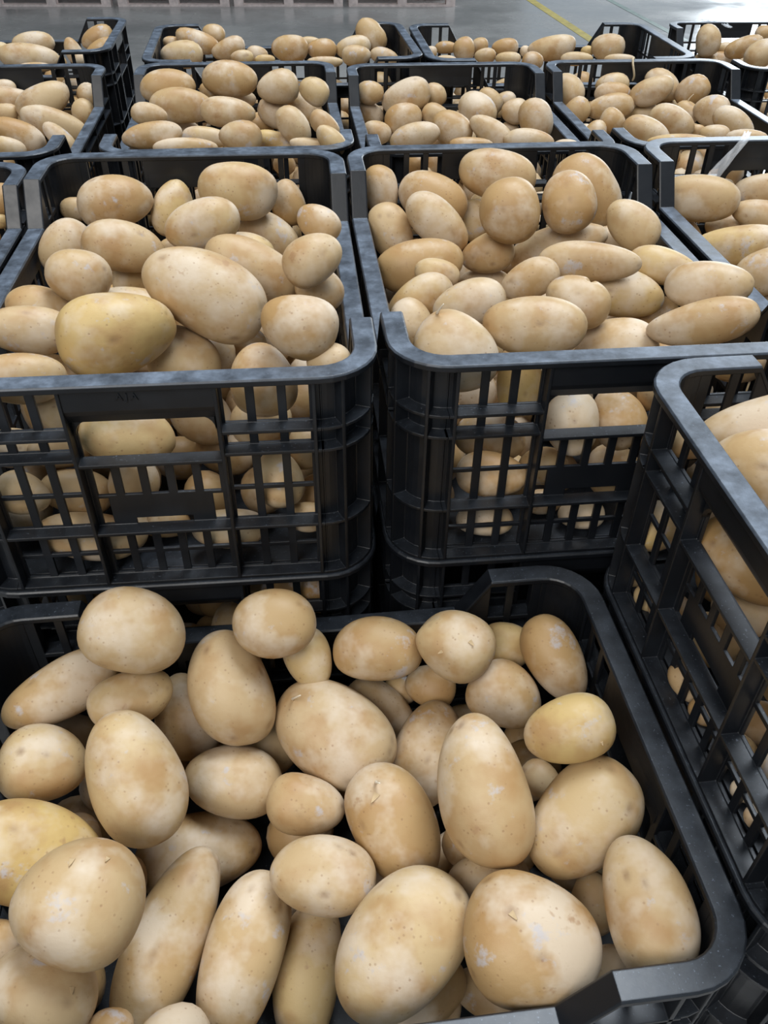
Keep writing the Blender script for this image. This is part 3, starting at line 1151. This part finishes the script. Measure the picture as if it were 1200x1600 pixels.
def read(key):
    out = []
    cx, cy, zr, deg = CR[key][:4]
    th = math.radians(deg)
    ux, uy = np.array([math.cos(th), math.sin(th), 0]), np.array([-math.sin(th), math.cos(th), 0])
    O = np.array([cx, cy, zr])
    for idx, line in enumerate(POT[key].strip().split('\n')):
        q = line.split(',', 6)
        p = P()
        p.px, p.py, p.a, p.b, p.ang, p.rank = [float(x) for x in q[:6]]
        p.phrase = q[6]
        p.d = ray(p.px, p.py)
        p.ang = math.radians(p.ang)
        # image axes of the outline as world directions, perpendicular to the ray
        f = p.d / np.linalg.norm(p.d)
        R = AX_R - f * (AX_R @ f); R /= np.linalg.norm(R)
        D = np.cross(f, R)                       # image down
        p.X = R * math.cos(p.ang) + D * math.sin(p.ang)
        p.Y = -R * math.sin(p.ang) + D * math.cos(p.ang)
        p.Z = -f
        p.len = np.linalg.norm(p.d)
        p.c = 0.50 * p.b + 0.38 * min(p.a, p.b * 1.15)    # half depth in pixels
        lat = key in LATTICE and idx >= LATTICE[key][0]
        p.lat = lat
        r_of = lambda t: t / F_PX
        ts = np.linspace(0.3, 5.0, 4701)

        def ext(t, ax):
            k = t / F_PX
            return math.sqrt((p.a * k * (p.X @ ax)) ** 2 + (p.b * k * (p.Y @ ax)) ** 2 + (p.c * k * (p.Z @ ax)) ** 2) * 1.02
        # range of depths inside the crate
        pos = CAM + ts[:, None] * p.d - O
        lx, ly, lz = pos @ ux, pos @ uy, pos[:, 2]
        ez = np.array([0, 0, 1.0])
        bx, by, bz = ext(1, ux) * ts, ext(1, uy) * ts, ext(1, ez) * ts
        viol = np.maximum(0, np.abs(lx) + bx - (HX - 0.0205)) + np.maximum(0, np.abs(ly) + by - (HY - 0.0205)) + np.maximum(0, -0.230 - (lz - bz))
        if lat:
            viol += 0.0
            m = viol.min()
            ok = np.nonzero(viol <= m + 1e-4)[0]
            p.t0 = ts[ok[0]] + 0.003             # first place behind the wall
        else:
            want = (zr + HEAP[key] - 0.006 * (5 - p.rank) - ZC) / p.d[2]
            score = viol * 6 + 0.25 * np.abs(ts - want)
            p.t0 = ts[np.argmin(score)]
        m = viol.min()
        ok = np.nonzero(viol <= m + 0.0005)[0]
        p.lo, p.hi = ts[ok[0]], ts[ok[-1]]
        p.lo, p.hi = max(p.lo, p.t0 - 0.045), min(p.hi, p.t0 + 0.13)
        p.t = p.t0
        out.append(p)
    return out, O, ux, uy


FRONT = {}


def relax(ps):
    n = len(ps)
    pairs = []
    for i in range(n):
        for j in range(i + 1, n):
            A, B = ps[i], ps[j]
            if math.hypot(A.px - B.px, A.py - B.py) > A.a + B.a: continue
            x0, x1 = max(A.px - A.a, B.px - B.a), min(A.px + A.a, B.px + B.a)
            y0, y1 = max(A.py - A.a, B.py - B.a), min(A.py + A.a, B.py + B.a)
            if x0 >= x1 or y0 >= y1: continue
            X, Y = np.meshgrid(np.linspace(x0, x1, 26), np.linspace(y0, y1, 26))

            def h(p):
                dx, dy = X - p.px, Y - p.py
                u = (dx * math.cos(p.ang) + dy * math.sin(p.ang)) / p.a
                v = (-dx * math.sin(p.ang) + dy * math.cos(p.ang)) / p.b
                return 1 - u * u - v * v
            ha, hb = h(A), h(B)
            m = (ha > 0) & (hb > 0)
            if not m.any(): continue
            sep = A.c * np.sqrt(np.maximum(ha, 0)) + B.c * np.sqrt(np.maximum(hb, 0))
            req = float(sep[m].max())
            fi = (A.rank, A.py + A.b * 0.5) > (B.rank, B.py + B.b * 0.5)
            # rank, then lower in the picture, lies in front
            fr, bk = (A, B) if fi else (B, A)
            FRONT[(id(fr), id(bk))] = True
            pairs.append((fr, bk, req))
    for it in range(260):
        for fr, bk, req in pairs:
            k = 0.5 * (fr.t / fr.len + bk.t / bk.len)
            need = req * 0.5 * (fr.t + bk.t) / F_PX * 1.02
            gap = need - (bk.t * bk.len - fr.t * fr.len)
            if gap > 0:
                fr.t = min(max(fr.t - 0.22 * gap, fr.lo), fr.hi)
                bk.t = min(max(bk.t + 0.45 * gap, bk.lo), bk.hi)
        if it < 200:
            for p in ps: p.t += 0.03 * (p.t0 - p.t)


SPROUTS = {('C', 15): (458, 1092, 30), ('B', 27): (683, 490, 14), ('C', 20): (588, 1222, 14), ('H', 14): (1076, 152, 8)}
CREASED = {('B', 19), ('K', 13)}
LUMPY = {('C', 9): 1.5, ('C', 26): 1.7, ('C', 13): 1.3, ('B', 8): 1.5, ('A', 3): 1.3, ('B', 25): 1.4}
FIXTONE = {'yellow': 0.90, 'greenish': 1.0, 'golden': 0.12, 'orange': 0.03, 'pinkish': 0.62, 'brown': 0.10, 'dull': 0.3, 'pale': 0.74, 'bright': 0.72, 'shadowed': 0.15, 'grey': 0.66, 'dusty': 0.7}  # 'shadowed' potatoes get their shade as a darker skin tone


def crate_bvh(key):
    x, y, z, deg = CR[key][:4]
    M = Matrix.Translation((x, y, z)) @ Matrix.Rotation(math.radians(deg), 4, 'Z')
    vs, fs = [], []
    for me in [m_ for _n, m_ in CRATE_MESH] + [g[0] for g in GRIPS.values()]:
        b = len(vs)
        vs += [M @ v.co for v in me.vertices]
        fs += [tuple(b + i for i in q.vertices) for q in me.polygons]
    return BVHTree.FromPolygons(vs, fs)


def settle(key, ps):
    """slide every potato along its own line of sight until it is clear of the crate and of its neighbours"""
    n3, f3 = ICO[3]
    cb = crate_bvh(key)
    for i, p in enumerate(ps):
        q, _e, _t = potato_coords(n3, p.a / F_PX, p.b / F_PX, p.c / F_PX, p.seed, LUMPY.get((key, i), 1.0), (key, i) in CREASED)
        Zs = p.Z if np.dot(np.cross(p.X, p.Y), p.Z) > 0 else -p.Z
        p.unit = q[:, :1] * p.X + q[:, 1:2] * p.Y + q[:, 2:3] * Zs
        p.shrink = 1.0
        p.rad = p.a / F_PX

    def tree(p, t):
        return BVHTree.FromPolygons((CAM + p.d * t + p.unit * (t * p.shrink)).tolist(), f3)
    for p in ps:
        done = False
        tries = sorted((abs(k) * 0.003 * (1.0 if k > 0 else 1.5) + (1 - sh) * 0.22, k, sh) for k in range(-14, 20) for sh in (1.0, 0.97, 0.94, 0.91, 0.88, 0.84, 0.80, 0.75))
        for _cost, k, sh in tries:
            p.shrink = sh
            t = p.t + k * 0.003
            if point_inside(key, CAM + p.d * t) and not cb.overlap(tree(p, t)):
                p.t, done = t, True
                break
        if not done: p.shrink = 0.95
        p.ok = done
    order = sorted(ps, key=lambda p: p.t * p.len)
    for it in range(10):
        moved = 0
        T = {id(p): tree(p, p.t) for p in ps}
        for i, A in enumerate(order):
            for B in order[i + 1:]:
                ca, cb_ = CAM + A.d * A.t, CAM + B.d * B.t
                if np.linalg.norm(ca - cb_) > A.rad * A.t + B.rad * B.t: continue
                if not T[id(A)].overlap(T[id(B)]): continue
                moved += 1
                fr, bk = (A, B) if (id(A), id(B)) in FRONT else (B, A) if (id(B), id(A)) in FRONT else (A, B) if (A.t * A.len <= B.t * B.len) else (B, A)
                for p, step in ((bk, 0.003), (fr, -0.002 if fr.t > fr.t0 - 0.06 else 0.0)):
                    tr = tree(p, p.t + step)
                    if not cb.overlap(tr) and point_inside(key, CAM + p.d * (p.t + step)):
                        p.t += step
                        T[id(p)] = tr
        if not moved: break
    # what still presses together gives way a little in size
    for it in range(3):
        T = {id(p): tree(p, p.t) for p in ps}
        for i, A in enumerate(order):
            for B in order[i + 1:]:
                if np.linalg.norm(A.d * A.t - B.d * B.t) > A.rad * A.t + B.rad * B.t: continue
                if T[id(A)].overlap(T[id(B)]):
                    s = A if A.a < B.a else B
                    if s.shrink > 0.82:
                        s.shrink *= 0.975
                        T[id(s)] = tree(s, s.t)


def point_inside(key, w):
    x, y, z, deg = CR[key][:4]
    th = math.radians(deg)
    dx, dy = w[0] - x, w[1] - y
    lx, ly = dx * math.cos(th) + dy * math.sin(th), -dx * math.sin(th) + dy * math.cos(th)
    return abs(lx) < HX - 0.03 and abs(ly) < HY - 0.03 and w[2] > z + FLOOR_Z + 0.012


def skin_point(o, p, px, py):
    """the point of a potato's skin seen at a pixel, in its own space (walks towards the middle until the ray meets it)"""
    bpy.context.view_layer.update()
    inv = o.matrix_world.inverted()
    for k in range(40):
        f = k / 40
        d = ray(px + (p.px - px) * f, py + (p.py - py) * f)
        a = inv @ Vector(CAM)
        b = inv @ Vector(CAM + d)
        hit, loc, nrm, _i = o.ray_cast(a, (b - a).normalized())
        if hit: return loc, nrm
    return Vector((0, 0, 0)), Vector((0, 0, 1))


placed = {}
seen_labels = set()
seed = 100
for key in POT:
    ps, O, ux, uy = read(key)
    relax(ps)
    for p in ps:
        seed += 1
        p.seed = seed
    settle(key, ps)
    placed[key] = (ps, O, ux, uy)
    for idx, p in enumerate(ps):
        k = p.t / F_PX * p.len                     # metres per pixel at the potato
        big = p.a
        sub = 5 if big > 90 else 4 if big > 34 else 3
        # the half axes already seen on a plane facing the ray
        kk = p.t / F_PX
        pos = CAM + p.t * p.d
        tone = None
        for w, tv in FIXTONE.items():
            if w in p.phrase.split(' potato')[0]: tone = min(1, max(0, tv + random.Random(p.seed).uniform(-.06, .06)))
        if tone is None: tone = random.Random(p.seed).uniform(0.15, 0.8)
        me = potato_mesh(sub, p.a * kk * p.shrink, p.b * kk * p.shrink, p.c * kk * p.shrink, p.seed, LUMPY.get((key, idx), 1.0), (key, idx) in CREASED, tone)
        o = link_mesh('potato', me, None)
        o.matrix_world = Matrix(((p.X[0], p.Y[0], p.Z[0], pos[0]), (p.X[1], p.Y[1], p.Z[1], pos[1]), (p.X[2], p.Y[2], p.Z[2], pos[2]), (0, 0, 0, 1)))
        if (p.X[0] * (p.Y[1] * p.Z[2] - p.Y[2] * p.Z[1]) - p.X[1] * (p.Y[0] * p.Z[2] - p.Y[2] * p.Z[0]) + p.X[2] * (p.Y[0] * p.Z[1] - p.Y[1] * p.Z[0])) < 0:
            o.matrix_world = Matrix(((p.X[0], p.Y[0], -p.Z[0], pos[0]), (p.X[1], p.Y[1], -p.Z[1], pos[1]), (p.X[2], p.Y[2], -p.Z[2], pos[2]), (0, 0, 0, 1)))
        lab = p.phrase + ' ' + CR[key][5]
        assert len(lab.split()) <= 16, lab
        assert lab not in seen_labels
        seen_labels.add(lab)
        tag(o, lab, 'potato', 'potatoes ' + CR[key][5])
        p.obj = o
        if (key, idx) in SPROUTS:
            sx, sy, ln = SPROUTS[(key, idx)]
            q0, _nrm = skin_point(o, p, sx, sy)
            up = o.matrix_world.to_3x3().inverted() @ Vector((0.12, -0.45, 1.0))
            mb = MB()
            loops = []
            L_ = ln * kk * 1.6
            for g in range(7):
                f_ = g / 6
                c = q0 + up * (L_ * f_) + Vector((0.25 * L_ * f_ * f_, 0.1 * L_ * math.sin(3 * f_), 0))
                rr = 0.0016 * (1 - 0.6 * f_)
                loops.append([c + Vector((rr * math.cos(t), rr * math.sin(t), 0)) for t in [math.pi * 2 * h / 6 for h in range(6)]])
            mb.strip(loops, False, True)
            sp = link_mesh('sprout', mb.mesh('sprout', True), M_SPROUT, o)
            sp['label'] = 'thin white sprout'

FLAPS = {('C', 29): [(112, 1345, 22, 70), (168, 1342, 16, 95)], ('C', 20): [(588, 1243, 26, 60)], ('C', 16): [(562, 1100, 12, 20)], ('C', 26): [(800, 1428, 24, 40)],
         ('C', 34): [(112, 1545, 18, 60)], ('C', 9): [(735, 1003, 16, 20), (690, 1018, 12, 120)], ('B', 32): [(893, 605, 10, 0)], ('C', 14): [(940, 1160, 9, 80)]}
for (key, idx), fl in FLAPS.items():
    p = placed[key][0][idx]
    kk = p.t / F_PX
    for px, py, ln, ang in fl:
        loc, nrm = skin_point(p.obj, p, px, py)
        # a thin curl of torn skin: one edge on the potato, the tip lifted
        tx = Vector((math.cos(math.radians(ang)), math.sin(math.radians(ang)), 0))
        tx = (tx - nrm * tx.dot(nrm)).normalized()
        ty = nrm.cross(tx)
        mb = MB()
        loops = []
        s_ = ln * kk * 0.62
        for g in range(6):
            f_ = g / 5
            w_ = 0.30 * s_ * (1 - f_) ** 0.8 + 0.0002
            c_ = loc + tx * (s_ * (f_ - 0.2)) + nrm * (0.0002 + 0.16 * s_ * f_ * f_)
            th_ = nrm * 0.0005
            loops.append([c_ - ty * w_, c_ + ty * w_, c_ + ty * w_ + th_, c_ - ty * w_ + th_])
        mb.strip(loops, False, True)
        fo = link_mesh('skin_flap', mb.mesh('skin_flap'), M_FLAP, p.obj)
        fo['label'] = 'pale torn skin flap'

# ------------------------------------------------------------------ potatoes deeper in the crates: what shows dark in the gaps
fv, ff, feye, ftone = [], [], [], []
base_n = 0
nr = np.random.RandomState(5)
for key, (ps, O, ux, uy) in placed.items():
    C = [(CAM + p.t * p.d, p) for p in ps]
    top = HEAP[key] - 0.025
    near = key in 'ABCDEZ'
    tries = 9000 if near else 1500
    PC = np.array([c for c, p in C])
    PX = np.array([[p.X, p.Y, p.Z] for c, p in C])
    PR = np.array([[p.a, p.b, p.c] for c, p in C]) * np.array([p.t / F_PX for c, p in C])[:, None]
    FW, FR = np.zeros((0, 3)), np.zeros(0)
    for it in range(tries):
        q_ = it / tries
        r = nr.uniform(0.028, 0.034) if q_ < 0.3 else nr.uniform(0.021, 0.029)
        e = r * 1.2 + 0.001
        l = np.array([nr.uniform(-1, 1) * (HX - 0.022 - e), nr.uniform(-1, 1) * (HY - 0.022 - e), 0])
        l[2] = BOT + 0.002 + e + (nr.rand() ** 1.1) * max(0.0, top - r - BOT - e)
        w = O + ux * l[0] + uy * l[1] + np.array([0, 0, l[2]])
        if len(FR) and (np.linalg.norm(FW - w, axis=1) < (FR + r) * 1.06).any(): continue
        g = np.einsum('nij,nj->ni', PX, w - PC) / (PR * 1.03 + r * 1.08)
        if ((g * g).sum(1) < 1.0).any(): continue
        # stay underneath: nothing buried may come in front of those on top
        wd = w - CAM
        k_ = (PC - CAM) @ wd / (wd @ wd)
        off = np.linalg.norm((PC - CAM) - k_[:, None] * wd, axis=1)
        if ((k_ > 1.0) & (off < PR[:, :2].mean(1) * 1.0 + r * 0.6)).any(): continue
        FW, FR = np.vstack([FW, w]), np.append(FR, r)
    # let each one sink until it rests on something
    for k in np.argsort(FW[:, 2]):
        for _ in range(60):
            w, r = FW[k] - np.array([0, 0, 0.003]), FR[k]
            if w[2] < O[2] + BOT + 0.003 + r * 1.2: break
            dd = np.linalg.norm(FW - w, axis=1) - (FR + r) * 1.03
            dd[k] = 1
            if (dd < 0).any(): break
            g = np.einsum('nij,nj->ni', PX, w - PC) / (PR * 1.03 + r * 1.06)
            if ((g * g).sum(1) < 1.0).any(): break
            wd = w - CAM
            k_ = (PC - CAM) @ wd / (wd @ wd)
            off = np.linalg.norm((PC - CAM) - k_[:, None] * wd, axis=1)
            if ((k_ > 1.0) & (off < PR[:, :2].mean(1) + r * 0.6)).any(): break
            FW[k] = w
    fill = list(zip(FW, FR))
    for w, r in fill:
        n, f = ICO[3 if near else 2]
        pts, eye, tn = potato_coords(n, r * nr.uniform(1.0, 1.15), r * 0.98, r * 0.95, nr.randint(1 << 30), 0.8)
        q, _ = np.linalg.qr(nr.normal(size=(3, 3)))
        if np.linalg.det(q) < 0: q[:, 0] *= -1
        pts = pts @ q.T + w
        fv.append(pts); feye.append(eye); ftone.append(np.full(len(n), nr.uniform(0, 0.6)))
        ff += [(x + base_n, y + base_n, z + base_n) for x, y, z in f]
        base_n += len(n)
me = bpy.data.meshes.new('potato_filling')
me.from_pydata(np.concatenate(fv).tolist(), [], ff)
me.polygons.foreach_set('use_smooth', [True] * len(ff))
for nm, val in (('eye', np.concatenate(feye)), ('tone', np.concatenate(ftone))):
    at = me.attributes.new(nm, 'FLOAT', 'POINT')
    at.data.foreach_set('value', val.astype(np.float32))
me.materials.append(M_POTATO)
o = link_mesh('potato_filling', me, None)
tag(o, 'smaller buried potatoes glimpsed in the gaps beneath those on top', 'potatoes', None, 'stuff')

# ------------------------------------------------------------------ film strips and twine
def local(key, x, y, z):
    cx, cy, zr, deg = CR[key][:4]
    th = math.radians(deg)
    return np.array([cx + x * math.cos(th) - y * math.sin(th), cy + x * math.sin(th) + y * math.cos(th), zr + z])


def ribbon(name, pts, w0, w1, axis, label, cat):
    """crumpled strip of film: a folded band along pts"""
    mb = MB()
    loops = []
    n = len(pts)
    for k, p in enumerate(pts):
        w = w0 + (w1 - w0) * k / (n - 1)
        row = []
        m = 7
        for j in range(m):
            u = j / (m - 1) - 0.5
            wob = 0.0022 * math.sin(j * 2.4 + k * 1.1) + 0.0012 * math.sin(j * 5 + k * 2.7)
            row.append(np.array(p) + axis * (u * w) + np.array([0, -0.5 * wob, wob]))
        back = [q + np.array([0, 0.0004, -0.0006]) for q in reversed(row)]
        loops.append(row + back)
    mb.strip(loops, False, True)
    o = link_mesh(name, mb.mesh(name, True), M_FILM)
    tag(o, label, cat)
    return o


ax = local('E', 1, 0, 0) - local('E', 0, 0, 0)
pts = []
for k in range(13):
    f = k / 12
    # over the back rim and slantwise down the inside of the back wall
    x = -0.03 - 0.075 * f
    y = 0.306 - 0.034 * min(1, f / 0.25) if f < 0.25 else 0.272 - 0.012 * (f - 0.25)
    z = 0.0045 if f < 0.3 else 0.0045 - 0.075 * (f - 0.25) / 0.75
    pts.append(local('E', x, y, z))
ribbon('plastic_film', pts, 0.010, 0.026, ax, 'crumpled strip of clear film hanging over the back rim, right side', 'film')
axn = local('N', 1, 0, 0) - local('N', 0, 0, 0)
pts = []
for k in range(9):
    f = k / 8
    pts.append(local('N', -0.075 + 0.07 * f, 0.306 - 0.036 * f, 0.003 - (0.03 * max(0, f - 0.5))))
ribbon('plastic_film', pts, 0.03, 0.016, axn, 'scrap of clear film on the rim of the farthest crate', 'film')

mb = MB()
loops = []
N_ = 40
for k in range(N_):
    t = 2 * math.pi * k / N_
    # a loop round the back rim
    c = local('H', 0.0 + 0.004 * math.sin(2 * t), 0.2885 + 0.0155 * math.cos(t), -0.018 + 0.0225 * math.sin(t))
    nrm = np.array([0, math.cos(t), math.sin(t)])
    loops.append([tuple(c + 0.0024 * (math.cos(a) * nrm + math.sin(a) * np.array([1, 0, 0]))) for a in [2 * math.pi * h / 6 for h in range(6)]])
mb.strip(loops)
o = link_mesh('twine_loop', mb.mesh('twine_loop', True), M_TWINE)
tag(o, 'loop of beige twine tied round the back rim of a middle-row crate', 'twine')
